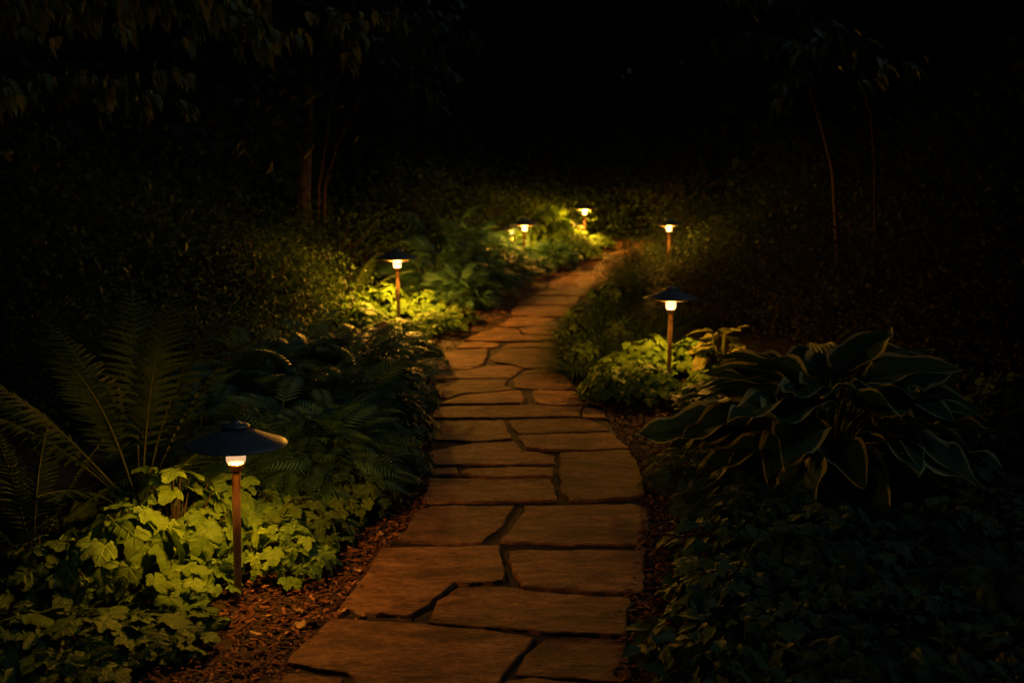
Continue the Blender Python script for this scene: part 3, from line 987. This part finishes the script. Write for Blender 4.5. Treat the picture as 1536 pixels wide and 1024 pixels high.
def hosta(loc, label, n, mat, size, rad, H, seed, name='hosta'):
    r = np.random.RandomState(seed)
    root = empty(name, loc)
    leaf, stem = MB(), MB()
    for i in range(n):
        t = (i + .5) / n
        phi = i * 2.399 + r.normal(0, .22)
        tier = t ** .8
        d = np.array((math.cos(phi), math.sin(phi), 0))
        rho = rad * (.08 + .54 * tier) * r.uniform(.85, 1.1)
        h = H * (1.0 - .72 * tier ** 1.5) * r.uniform(.88, 1.08)
        p = d * rho + np.array((0, 0, h))
        pit = -.6 + .95 * tier + r.normal(0, .15)
        yaw = phi + r.normal(0, .25)
        F = np.array((math.cos(yaw) * math.cos(pit), math.sin(yaw) * math.cos(pit), -math.sin(pit)))
        L_ = size * r.uniform(.8, 1.15)
        tpl = hosta_leaf(seed + i, 1.0, r.uniform(.29, .36), .045, r.uniform(.15, .38))
        roll = np.cross(F, (0, 0, 1)) * r.normal(0, .3)
        leaf.place(tpl, [p], [F], [np.array((0, 0, 1.)) + d * .4 * tier + roll], L_, np.array([r.rand()]))
        q0 = d * .03
        stem.tube([q0, q0 * .4 + p * .55 + np.array((0, 0, .12 * H)), p + F * .01], [.006, .005, .0035], 5)
    leaf.build('foliage', mat, root)
    stem.build('stem', M['stalk'], root)
    return tag(root, label, 'hosta')


hosta(spot(1238, 3.98), 'large blue-green hosta with pale leaf margins beside the path', 78, M['hosta'], .36, .72, .36, 5)
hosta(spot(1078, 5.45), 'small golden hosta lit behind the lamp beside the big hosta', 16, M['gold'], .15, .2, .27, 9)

# low dark ground cover beside the path in front
def cover_plant(seed):
    r = np.random.RandomState(seed)
    leaf, stem = MB(), MB()
    n = 260
    phi = r.rand(n) * 6.283
    t = np.sqrt(r.rand(n))
    P = np.stack([np.cos(phi) * t * .26, np.sin(phi) * t * .26, .17 * (1 - .5 * t * t) * r.uniform(.4, 1.1, n)], 1)
    yaw = phi + r.normal(0, .8, n)
    F = np.stack([np.cos(yaw), np.sin(yaw), r.normal(-.3, .35, n)], 1)
    k3 = seed % 3
    tpl = (T_OVATE, T_LOB[2], T_FROND)[k3]
    leaf.place(tpl, P, F, np.tile((0, 0, 1.), (n, 1)) + r.normal(0, .35, (n, 3)), (.055, .058, .10)[k3] * r.uniform(.5, 1.5, n))
    for i in range(0, n, 4):
        stem.tube([P[i] * np.array((.5, .5, 0)), P[i] * np.array((.8, .8, .6)), P[i]], [.002, .002, .0012], 4)
    return leaf, stem


GC = 'low dark ground cover plants'
cv = [(1110, 3.1), (1260, 3.05), (1370, 3.1), (1480, 3.2), (1110, 2.72), (1190, 2.9), (1260, 2.65), (1380, 2.62), (1500, 2.62), (1105, 2.36), (1200, 2.5), (1290, 2.3), (1420, 2.3), (1540, 2.3),
      (1105, 3.42), (1170, 3.35), (1440, 3.6), (1560, 3.4), (1120, 2.0), (1220, 2.15), (1330, 2.0), (1490, 2.0), (1480, 4.1), (1580, 4.4), (1420, 4.6), (1530, 4.9), (1310, 4.8), (1200, 4.9), (1420, 5.3), (1300, 5.4), (1190, 5.5), (1130, 5.0), (1120, 4.55), (1180, 4.6), (1085, 4.75), (1070, 3.75)]
for i, (px, Y) in enumerate(cv):
    v = i % 3
    plant('ground_cover_plant', ('cover', v), lambda: cover_plant(90 + v), (M['cover'], M['stalk']), spot(px, Y),
          'low dark small-leaved plant in the unlit bed in front of the big hosta', 'plant', GC, random.uniform(.75, .95))

# ------------------------------------------------------------------ shrubs
def shr(px, Y, v, sc, zs, mat, label, group, name='shrub', n=7000, size=.04, tpl=None):
    return plant(name, ('shrub', v, mat), lambda: shrub(120 + v, n=n, size=size, tpl=tpl), (M[mat], M['bark']), spot(px, Y), label, 'shrub', group, sc, None, zs)


GS = 'dark shrubs behind the beds'
shr(205, 6.3, 0, 1.15, 1.0, 'small', 'big rounded dark shrub behind the tall fern', GS)
shr(385, 6.5, 1, .85, .95, 'small', 'shrub with faintly golden leaves beside the second lamp clump', GS)
shr(440, 6.9, 2, .62, .95, 'small', 'low shrub at the lamp side of the golden-edged shrub', GS)
shr(20, 5.6, 2, 1.1, 1.0, 'small', 'dark shrub at the side edge of the view above the ferns', GS)
shr(300, 5.2, 0, .6, .75, 'small', 'low dark shrub between the tall fern and the big shrub', GS)
shr(130, 4.7, 1, .6, .8, 'small', 'low dark shrub directly behind the short fern', GS)
shr(520, 8.6, 0, .9, .75, 'small', 'bluish shrub behind the second lamp', GS)
shr(620, 10.5, 1, 1.1, .8, 'small', 'shrub between the second lamp and the twin lamps', GS)
shr(735, 11.4, 2, .95, .85, 'small', 'shrub behind the twin lamps catching a little light', GS)
shr(800, 12.3, 0, .9, .85, 'small', 'shrub with pale sprays above the twin lamps', GS)
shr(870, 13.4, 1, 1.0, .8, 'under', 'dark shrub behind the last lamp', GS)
GR = 'russet shrubs across the path'
shr(1105, 7.1, 0, .62, .8, 'russet', 'russet shrub behind the lamp beside the big hosta', GR)
shr(1230, 6.6, 1, .75, .9, 'russet', 'russet shrub directly above the big hosta', GR)
shr(1380, 6.1, 2, .85, .9, 'russet', 'russet shrub behind the outer leaves of the hosta', GR)
shr(1510, 5.4, 0, .9, .9, 'russet', 'russet shrub at the side edge of the view', GR)
GV = 'low green bushes by the lamp across the path'
for px, Y, v, sc, zs, lb in [(955, 8.7, 0, .33, .65, 'low bush at the path edge in front of the far lamp across the path'), (1012, 9.1, 1, .3, .6, 'low bush covering the foot of the far lamp across the path'), (1060, 8.5, 2, .5, .8, 'low bush on the shrub side of the far lamp across the path'),
                             (955, 9.6, 1, .38, .8, 'low bush on the path side behind the far lamp'), (1000, 10.3, 2, .45, .85, 'low bush behind the far lamp where the path ends'), (930, 8.05, 2, .36, .7, 'small bush by the path at the back of the grass'),
                             (1050, 7.9, 0, .36, .7, 'low bush between the far lamp and the hosta lamp'), (1090, 9.6, 1, .6, .9, 'bush half lit behind the far lamp across the path'), (1040, 11.5, 0, .6, .9, 'dark bush past the end of the visible path')]:
    shr(px, Y, v, sc, zs, 'small' if Y < 9.3 else 'under', lb, GV, 'bush')  # bushes farther back take the leaf with shade in its colour
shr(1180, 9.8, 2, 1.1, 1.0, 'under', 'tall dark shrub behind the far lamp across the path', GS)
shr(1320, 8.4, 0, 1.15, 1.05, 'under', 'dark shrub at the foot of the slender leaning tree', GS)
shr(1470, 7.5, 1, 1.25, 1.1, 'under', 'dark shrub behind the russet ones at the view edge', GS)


# ------------------------------------------------------------------ trees
def tree_parts(seed, H=6.0, trunk_r=0.09, spread=1.7, crown_lo=0.25, limbs=16, leaves=14000, lsize=0.10, tpl=None, drooping=0.3):
    r = np.random.RandomState(seed)
    wood, leaf = MB(), MB()
    pts, rad = [], []
    x = y = 0.0
    for i in range(9):
        t = i / 8
        x += r.normal(0, .03) * H / 6; y += r.normal(0, .03) * H / 6
        pts.append((x, y, H * .93 * t)); rad.append(trunk_r * (1.25 - .25 * min(1, t * 8)) * (1 - .85 * t))
    wood.tube(pts, rad, 9)
    tips = []
    for k in range(limbs):
        t = crown_lo + (1 - crown_lo) * (k + .5) / limbs
        base = np.array(pts[min(8, int(t * 8))]) * (1 - (t * 8) % 1) + np.array(pts[min(8, int(t * 8) + 1)]) * ((t * 8) % 1)
        phi = k * 2.399 + r.normal(0, .3)
        ln = spread * (1.05 - .75 * ((t - crown_lo) / (1 - crown_lo)) ** 1.4) * r.uniform(.75, 1.1)
        rise = r.uniform(.1, .5)
        p = base.copy()
        lp_, lr = [p.copy()], [trunk_r * .38 * (1.1 - t)]
        for s in range(5):
            f = (s + 1) / 5
            p = p + np.array((math.cos(phi) + r.normal(0, .15), math.sin(phi) + r.normal(0, .15), rise - .55 * f * drooping)) * ln / 5
            lp_.append(p.copy()); lr.append(trunk_r * .38 * (1.1 - t) * (1 - .85 * f) + .003)
            if s >= 1:
                for _ in range(3):
                    q = p + r.normal(0, .26, 3) * np.array((1, 1, .6)) * spread * .45
                    tips.append(q)
                    wood.tube([p, (p + q) / 2 + np.array((0, 0, .03)), q], [lr[-1] * .5, lr[-1] * .35, .002], 4)
        wood.tube(lp_, lr, 6)
    tips = np.array(tips)
    k = r.randint(0, len(tips), leaves)
    P = tips[k] + r.normal(0, 1, (leaves, 3)) * np.array((.2, .2, .14)) * spread * .55 * (.4 + r.rand(len(tips)))[k][:, None]
    P[:, 2] = np.maximum(P[:, 2], .05)
    yaw = r.rand(leaves) * 6.283
    F = np.stack([np.cos(yaw), np.sin(yaw), r.normal(-.55, .35, leaves)], 1)
    Nn = np.tile((0, 0, 1.), (leaves, 1)) + r.normal(0, .4, (leaves, 3))
    leaf.place(tpl or T_OVATE, P, F, Nn, lsize * r.uniform(.6, 1.3, leaves))
    return wood, leaf


TREE_ME = {}


def tree(v, loc, label, group=None, sc=1.0, rz=0.0, zs=1.0, **kw):
    if v not in TREE_ME:
        w, l = tree_parts(200 + v, **kw)
        a, b = w.build('trunk', M['bark']), l.build('crown', M['tree'] if v > 2 else M['under'])  # back trees wear the leaf that has shade painted in
        TREE_ME[v] = (a.data, b.data)
        bpy.data.objects.remove(a); bpy.data.objects.remove(b)
    root = empty('tree', loc, rz, sc)
    root.scale = (sc, sc, sc * zs)
    for nm, me in zip(('trunk', 'crown'), TREE_ME[v]):
        o = bpy.data.objects.new(nm, me); COL.objects.link(o); o.parent = root
    return tag(root, label, 'tree', group)


GT = 'dark trees closing the garden'
bt = []
for k, (x, y) in enumerate([(-4.6, 12.5), (-2.6, 14.0), (-.6, 15.2), (1.2, 15.0), (3.0, 14.2), (5.0, 12.8), (-6.4, 10.4), (-5.2, 8.2), (6.4, 10.6), (5.3, 8.4), (-7.5, 14), (7.6, 14), (-3.6, 17), (0.4, 18.2), (4.2, 17.2), (-8.6, 7.5), (8.2, 7.0), (-1.6, 12.6 + 4), (2.2, 17)]):
    tree(k % 3, (x, y, gz(x, y)), 'dark tree in the unlit wood that closes the garden behind the shrubs', GT, random.uniform(.9, 1.2), random.uniform(0, 6.28),
         H=6.0, trunk_r=.10, spread=2.0, crown_lo=.08, limbs=20, leaves=13000, lsize=.13)
for k, (x, y) in enumerate([(-3.4, 11.4), (-1.4, 13.2), (.6, 13.8), (2.2, 12.9), (3.9, 11.4), (-4.4, 9.6), (4.3, 9.4), (-4.9, 7.0), (4.9, 6.9), (0.0, 16.0), (-6.0, 12.0), (6.2, 12.3)]):
    plant('understory_bush', ('under', k % 2), lambda: shrub(150 + k % 2, 1.3, 1.1, 2.4, 15000, .055, T_OVATE, 150), (M['under'], M['bark']), (x, y, gz(x, y)),
          'dark leafy understory bush at the foot of the unlit wood', 'bush', 'understory bushes of the unlit wood', random.uniform(.85, 1.15))

for k in range(13):
    x, y = -15 + 2.5 * k + random.uniform(-.6, .6), 22 + random.uniform(-1, 1.5)
    tree(k % 3, (x, y, gz(x, y)), 'dark tree in the unlit wood that closes the garden behind the shrubs', GT, random.uniform(1.2, 1.45), random.uniform(0, 6.28))
for k, (x, y) in enumerate([(-5.6, 6.0), (-6.8, 9.0), (-5.4, 10.8), (5.8, 5.4), (6.7, 9.0), (-3.9, 8.0)]):
    tree(k % 3, (x, y, gz(x, y)), 'dark tree in the unlit wood that closes the garden behind the shrubs', GT, random.uniform(.9, 1.1), random.uniform(0, 6.28))

# the trunk with slender saplings beside it, left of the path
tr = spot(462, 9.3)
tree(5, tr, 'dark tree with a straight trunk rising behind the shrubs, green crown above the path', None, 1.0, 1.0, H=6.5, trunk_r=.085, spread=1.9, crown_lo=.36, limbs=15, leaves=12000, lsize=.12)


def sapling(base, tops, label, rad=.018, leaves=None, lsize=.1, tpl=None, name='sapling', density=24):
    root = empty(name, base)
    b = Vector(base)
    wood, leaf = MB(), MB()
    for poly in tops:
        pts = [Vector(p) - b for p in poly]
        wood.tube(pts, list(np.linspace(rad, rad * .45, len(pts))), 7)
    wood.build('stem', M['redbark'], root)
    if leaves:
        P, F, Nn = [], [], []
        for (a, c, n) in leaves:
            a, c = Vector(a) - b, Vector(c) - b
            tw = MB
            wood2 = MB()
            mid = (a + c) / 2 + Vector((0, 0, .06))
            wood2.tube([a, mid, c], [.006, .004, .002], 5)
            wood2.build('branch', M['redbark'], root)
            for i in range(n):
                t = (i + rs.rand()) / n
                q = a.lerp(mid, t * 2) if t < .5 else mid.lerp(c, t * 2 - 1)
                P.append(np.array(q) + rs.normal(0, .03, 3))
                yaw = rs.rand() * 6.283
                F.append((math.cos(yaw) * .6 + (c - a).x, math.sin(yaw) * .6 + (c - a).y, -.55 + rs.normal(0, .3)))
                Nn.append((rs.normal(0, .4), rs.normal(0, .4), 1))
        leaf.place(tpl or T_LANCE, P, F, Nn, lsize * (.6 + .8 * rs.rand(len(P))))
        leaf.build('foliage', M['tree'], root)
    return tag(root, label, 'small tree')


M['redbark'] = rough_mat('red_bark', [(0.3, (0.028, 0.014, 0.010)), (0.7, (0.075, 0.036, 0.024))], scale=18, stretch=(2, 2, .6), bump=.5, dist=.006)


def ray(px, py, Y):
    a = R(PITCH)
    dx, dy, dz = (px - 768) / FPX, 1.0, -(py - 512) / FPX
    wy = dy * math.cos(a) + dz * math.sin(a)
    wz = -dy * math.sin(a) + dz * math.cos(a)
    return Vector((dx, wy, wz)) * (Y / wy) + Vector((0, 0, CAM_H))


sb = spot(478, 8.9)
sapling(sb, [[sb, ray(478, 280, 8.9), ray(490, 200, 8.95), ray(497, 120, 9.0), ray(505, 40, 9.0), ray(512, -40, 9.0)],
             [sb + Vector((.05, 0, 0)), ray(487, 280, 8.85), ray(505, 215, 8.8), ray(530, 165, 8.8), ray(553, 120, 8.8), ray(580, 60, 8.7), ray(600, 0, 8.7)]],
        'leafless pair of thin reddish stems beside the straight dark trunk', .016, [(ray(580, 60, 8.7), ray(690, 120, 8.5), 40), (ray(570, 80, 8.75), ray(660, 150, 8.6), 40), (ray(505, 40, 9), ray(420, 90, 8.8), 40), (ray(600, 20, 8.7), ray(720, 70, 8.4), 40)], .11)
sr = spot(1262, 7.2)
sapling(sr, [[sr, ray(1250, 258, 7.2), ray(1236, 200, 7.15), ray(1218, 140, 7.1), ray(1207, 60, 7.05), ray(1205, 0, 7.0), ray(1200, -90, 7.0)],
             [ray(1224, 160, 7.12), ray(1205, 90, 7.0), ray(1192, 30, 6.9), ray(1180, -60, 6.8)]],
        'slender reddish tree leaning towards the path with drooping leaves', .016,
        [(ray(1208, 70, 7.05), ray(1075, 60, 6.7), 36), (ray(1212, 100, 7.08), ray(1165, 150, 6.8), 26), (ray(1205, 10, 7), ray(1100, -10, 6.7), 36), (ray(1206, 40, 7), ray(1290, 60, 6.8), 26)], .15)
s2 = spot(1312, 7.0)
sapling(s2, [[s2, ray(1312, 240, 7.0), ray(1306, 170, 7.0), ray(1290, 120, 6.95), ray(1276, 96, 6.9), ray(1250, 40, 6.8), ray(1240, -60, 6.8)]],
        'thin curved sapling behind the slender leaning tree', .007, [(ray(1276, 96, 6.9), ray(1180, 70, 6.6), 26), (ray(1290, 120, 6.95), ray(1380, 90, 6.7), 26)], .11)

# tree whose low limb hangs into the view above the front lamp
ob = Vector((-2.95, 4.6, gz(0, 4.6)))
root = empty('overhanging_tree', ob)
wood, leaf = MB(), MB()
wood.tube([(0, 0, 0), (.03, .02, .7), (.0, .04, 1.5), (.06, .0, 2.4), (.02, -.04, 3.4), (.05, .03, 4.4)], [.12, .1, .095, .08, .055, .02], 10)
P, F, Nn = [], [], []
limbs = [[(.0, .04, 1.5), (.45, -.1, 1.85), (.95, -.15, 2.0), (1.45, -.2, 1.95), (1.85, -.15, 1.78)], [(.03, .0, 1.9), (.5, -.4, 2.1), (1.0, -.6, 2.12), (1.5, -.7, 2.0), (1.75, -.75, 1.85)], [(.0, .04, 1.4), (.4, .3, 1.65), (.8, .5, 1.72), (1.1, .6, 1.62)], [(.0, .04, 1.7), (.6, .2, 2.0), (1.3, .3, 2.12), (1.9, .35, 2.0), (2.2, .4, 1.85)],
         [(.03, .0, 2.2), (.4, .3, 2.5), (.9, .5, 2.7), (1.5, .6, 2.7), (2.0, .6, 2.5)], [(.0, .04, 1.6), (.35, -.5, 1.95), (.65, -.9, 2.05), (1.0, -1.2, 1.95)], [(.05, 0, 2.8), (.6, .1, 3.2), (1.2, .1, 3.3), (1.8, .0, 3.1)],
         [(0, 0, 2.5), (-.5, .2, 2.9), (-1.1, .3, 3.0)], [(0, 0, 3.0), (-.2, .7, 3.4), (-.3, 1.2, 3.5)]]
for lb in limbs:
    wood.tube(lb, list(np.linspace(.03, .005, len(lb))), 6)
    for i in range(1, len(lb)):
        for j in range(7):
            t = random.random()
            q = np.array(lb[i - 1]) * (1 - t) + np.array(lb[i]) * t
            e = q + rs.normal(0, 1, 3) * np.array((.17, .17, .05)) + np.array((.06, 0, -.10))
            wood.tube([q, (q + e) / 2 + np.array((0, 0, .02)), e], [.004, .003, .0015], 4)
            for _ in range(14):
                p = q + (e - q) * random.uniform(.3, 1.05) + rs.normal(0, .02, 3)
                yaw = rs.rand() * 6.283
                P.append(p); F.append((math.cos(yaw) * .55 + .25, math.sin(yaw) * .55, -.85 + rs.normal(0, .25))); Nn.append((math.cos(yaw) + rs.normal(0, .3), math.sin(yaw) + rs.normal(0, .3), .8))
leaf.place(blade_template(ovate(0.24, .62), 6, 2, 0.2, 0.45, 0.03, 0.05), P, F, Nn, .088 * (.5 + .75 * rs.rand(len(P))))
wood.build('trunk', M['bark'], root)
leaf.build('crown', M['warm_lit'], root)
tag(root, 'tree with a low limb of drooping pointed leaves hanging above the front lamp', 'tree')

# ------------------------------------------------------------------ fallen leaves
for i, (px, py, s, t, lb) in enumerate([(384, 951, .03, 2, 'dry orange leaf lying alone on the mulch near the lamp foot'), (464, 935, .035, 0, 'curled dry leaf on the mulch close to the big front stone'),
                                        (447, 941, .03, 1, 'thin dry leaf beside the curled one on the mulch'), (545, 922, .03, 3, 'dry leaf lying in the joint behind the big front stone'),
                                        (512, 919, .025, 4, 'small dry leaf at the corner of the big front stone'), (400, 925, .025, 0, 'little dry leaf on the mulch below the lit leaves'),
                                        (540, 858, .02, 2, 'tiny dry leaf on the mulch beside the two-part stone'), (452, 918, .02, 1, 'brown leaf scrap between lamp foot and stones'),
                                        (571, 803, .022, 3, 'pale dry leaf where the mulch strip narrows'), (925, 690, .02, 2, 'tiny pale leaf lying on the square stone beside the hosta')]):
    up = .008 if i not in (9,) else .021
    mb = MB()
    th = rs.rand() * 6.283
    V0, f0, u0 = T_LOB[t]
    V1 = V0.copy(); V1[:, 2] = V0[:, 2] * -.8 + .06
    mb.place((V1, f0, u0), [(0, 0, .004)], [(math.cos(th), math.sin(th), .08)], [(rs.normal(0, .15), rs.normal(0, .15), 1)], s * 1.05)
    o = mb.build('fallen_leaf', M['dry'])
    o.location = at(px, py, up)
    tag(o, lb, 'leaf', 'dry leaves fallen by the path')


for px, py, Y, s, lb in [(573, 486, 5.85, .06, 'curled orange leaf caught on the plants in front of the second lamp'), (578, 495, 5.8, .06, 'second curled orange leaf, just below the one caught before the second lamp'),
                         (10, 229, 5.5, .06, 'lone orange leaf clinging to the dark shrub at the view edge')]:
    mb = MB()
    V0, f0, u0 = T_LOB[3]
    V1 = V0.copy(); V1[:, 2] = V0[:, 2] * 2
    mb.place((V1, f0, u0), [(0, 0, 0)], [(.5, -.5, -.5)], [(-.2, -.7, .7)], s)
    o = mb.build('fallen_leaf', M['dry'])
    o.location = ray(px, py, Y)
    tag(o, lb, 'leaf', 'dry leaves fallen by the path')

# ------------------------------------------------------------------ path lamps
def make_lamp():
    parts = {}
    m = MB(); m.lathe([(.0105, -.12), (.0108, .0), (.0118, .2), (.0128, .387)], 24, True, True); parts['post'] = (m, M['post'])
    m = MB(); m.lathe([(.0128, .388), (.0165, .389), (.0185, .393), (.0205, .398), (.0220, .405), (.0222, .412), (.0205, .413)], 32, True, True); parts['collar'] = (m, M['post'])
    m = MB(); m.lathe([(.0215, .4135), (.0262, .416), (.0278, .424), (.0275, .440), (.0268, .4530)], 32); parts['glass_lens'] = (m, M['glass'])
    # inner reflector: a shallow cone that hangs a little below the rim
    m = MB(); m.lathe([(.0268, .4505), (.045, .4520), (.070, .4545), (.088, .4580), (.095, .4630), (.093, .4800)], 48); parts['reflector'] = (m, M['dish'])
    m = MB()
    m.lathe([(.1425, .4685), (.1450, .4675), (.1462, .4693), (.1445, .4715), (.128, .4775), (.105, .4862), (.080, .4960), (.058, .5056), (.0405, .5145),
             (.0390, .5120), (.058, .5028), (.080, .4932), (.105, .4834), (.128, .4747), (.1425, .4685)], 64)
    parts['cap'] = (m, M['cap'])
    m = MB(); m.lathe([(.040, 0.5130), (.0405, 0.5195), (.0375, 0.5250), (.026, 0.5285), (.014, 0.5300), (.0125, 0.5340), (.006, 0.5360), (.001, 0.5365)], 40, True, True); parts['finial'] = (m, M['cap'])
    return parts


lamp_parts = {}
for nm, (m, mt) in make_lamp().items():
    o = m.build(nm, mt)
    lamp_parts[nm] = o.data
    bpy.data.objects.remove(o)


def path_lamp(px, Y, label, sc=1.0, tilt=(0, 0), power=LAMP_W, dim=False, px_is_head=True):
    loc = spot(px, Y)
    root = empty('path_lamp', loc, 0.0, sc)
    root.rotation_euler = (R(tilt[0]), R(tilt[1]), 0)
    ob_ = {}
    for nm, me in lamp_parts.items():
        if nm == 'glass_lens' and dim:
            me = me.copy(); me.materials.clear(); me.materials.append(M['glass_dim'])
        o = bpy.data.objects.new(nm, me); COL.objects.link(o)
        o.parent = root
        ob_[nm] = o
    ob_['finial'].parent = ob_['cap']
    ld = bpy.data.lights.new('bulb_light', 'POINT')
    ld.energy = power
    ld.color = LIGHT_COL
    ld.shadow_soft_size = 0.0295
    lo = bpy.data.objects.new('bulb_light', ld); COL.objects.link(lo)
    lo.parent = root
    lo.location = (0, 0, .441)
    return tag(root, label, 'path lamp', 'path lamps')


path_lamp(357, 2.80, 'large black-capped path lamp standing in the lit leaves in front', 1.0, (0, 1.2), LAMP_W * .84, True)
path_lamp(599, 6.90, 'path lamp in a glowing clump before the path bends, beside the golden shrub', 1.04, (1.2, -1.0), LAMP_W * 5.9)
path_lamp(1003, 5.33, 'path lamp between the grass tufts and the big hosta', 1.0, (-1.0, 0.6), LAMP_W * 1.05)
path_lamp(1003, 9.60, 'path lamp rising from low bushes across the path from the twin lamps', 1.0, (0, -0.8), LAMP_W * 2.2)
path_lamp(785, 9.65, 'front one of the two lamps standing close together past the bend', 1.0, (0, 1.5), LAMP_W * 2.0)
path_lamp(770, 10.2, 'shorter half-hidden lamp close behind another lamp past the bend', .78, (0, -2), LAMP_W * .3)
path_lamp(876, 11.6, 'farthest path lamp above the bright clump where the path ends', 1.0, (0, 0.5), LAMP_W * 6.5)
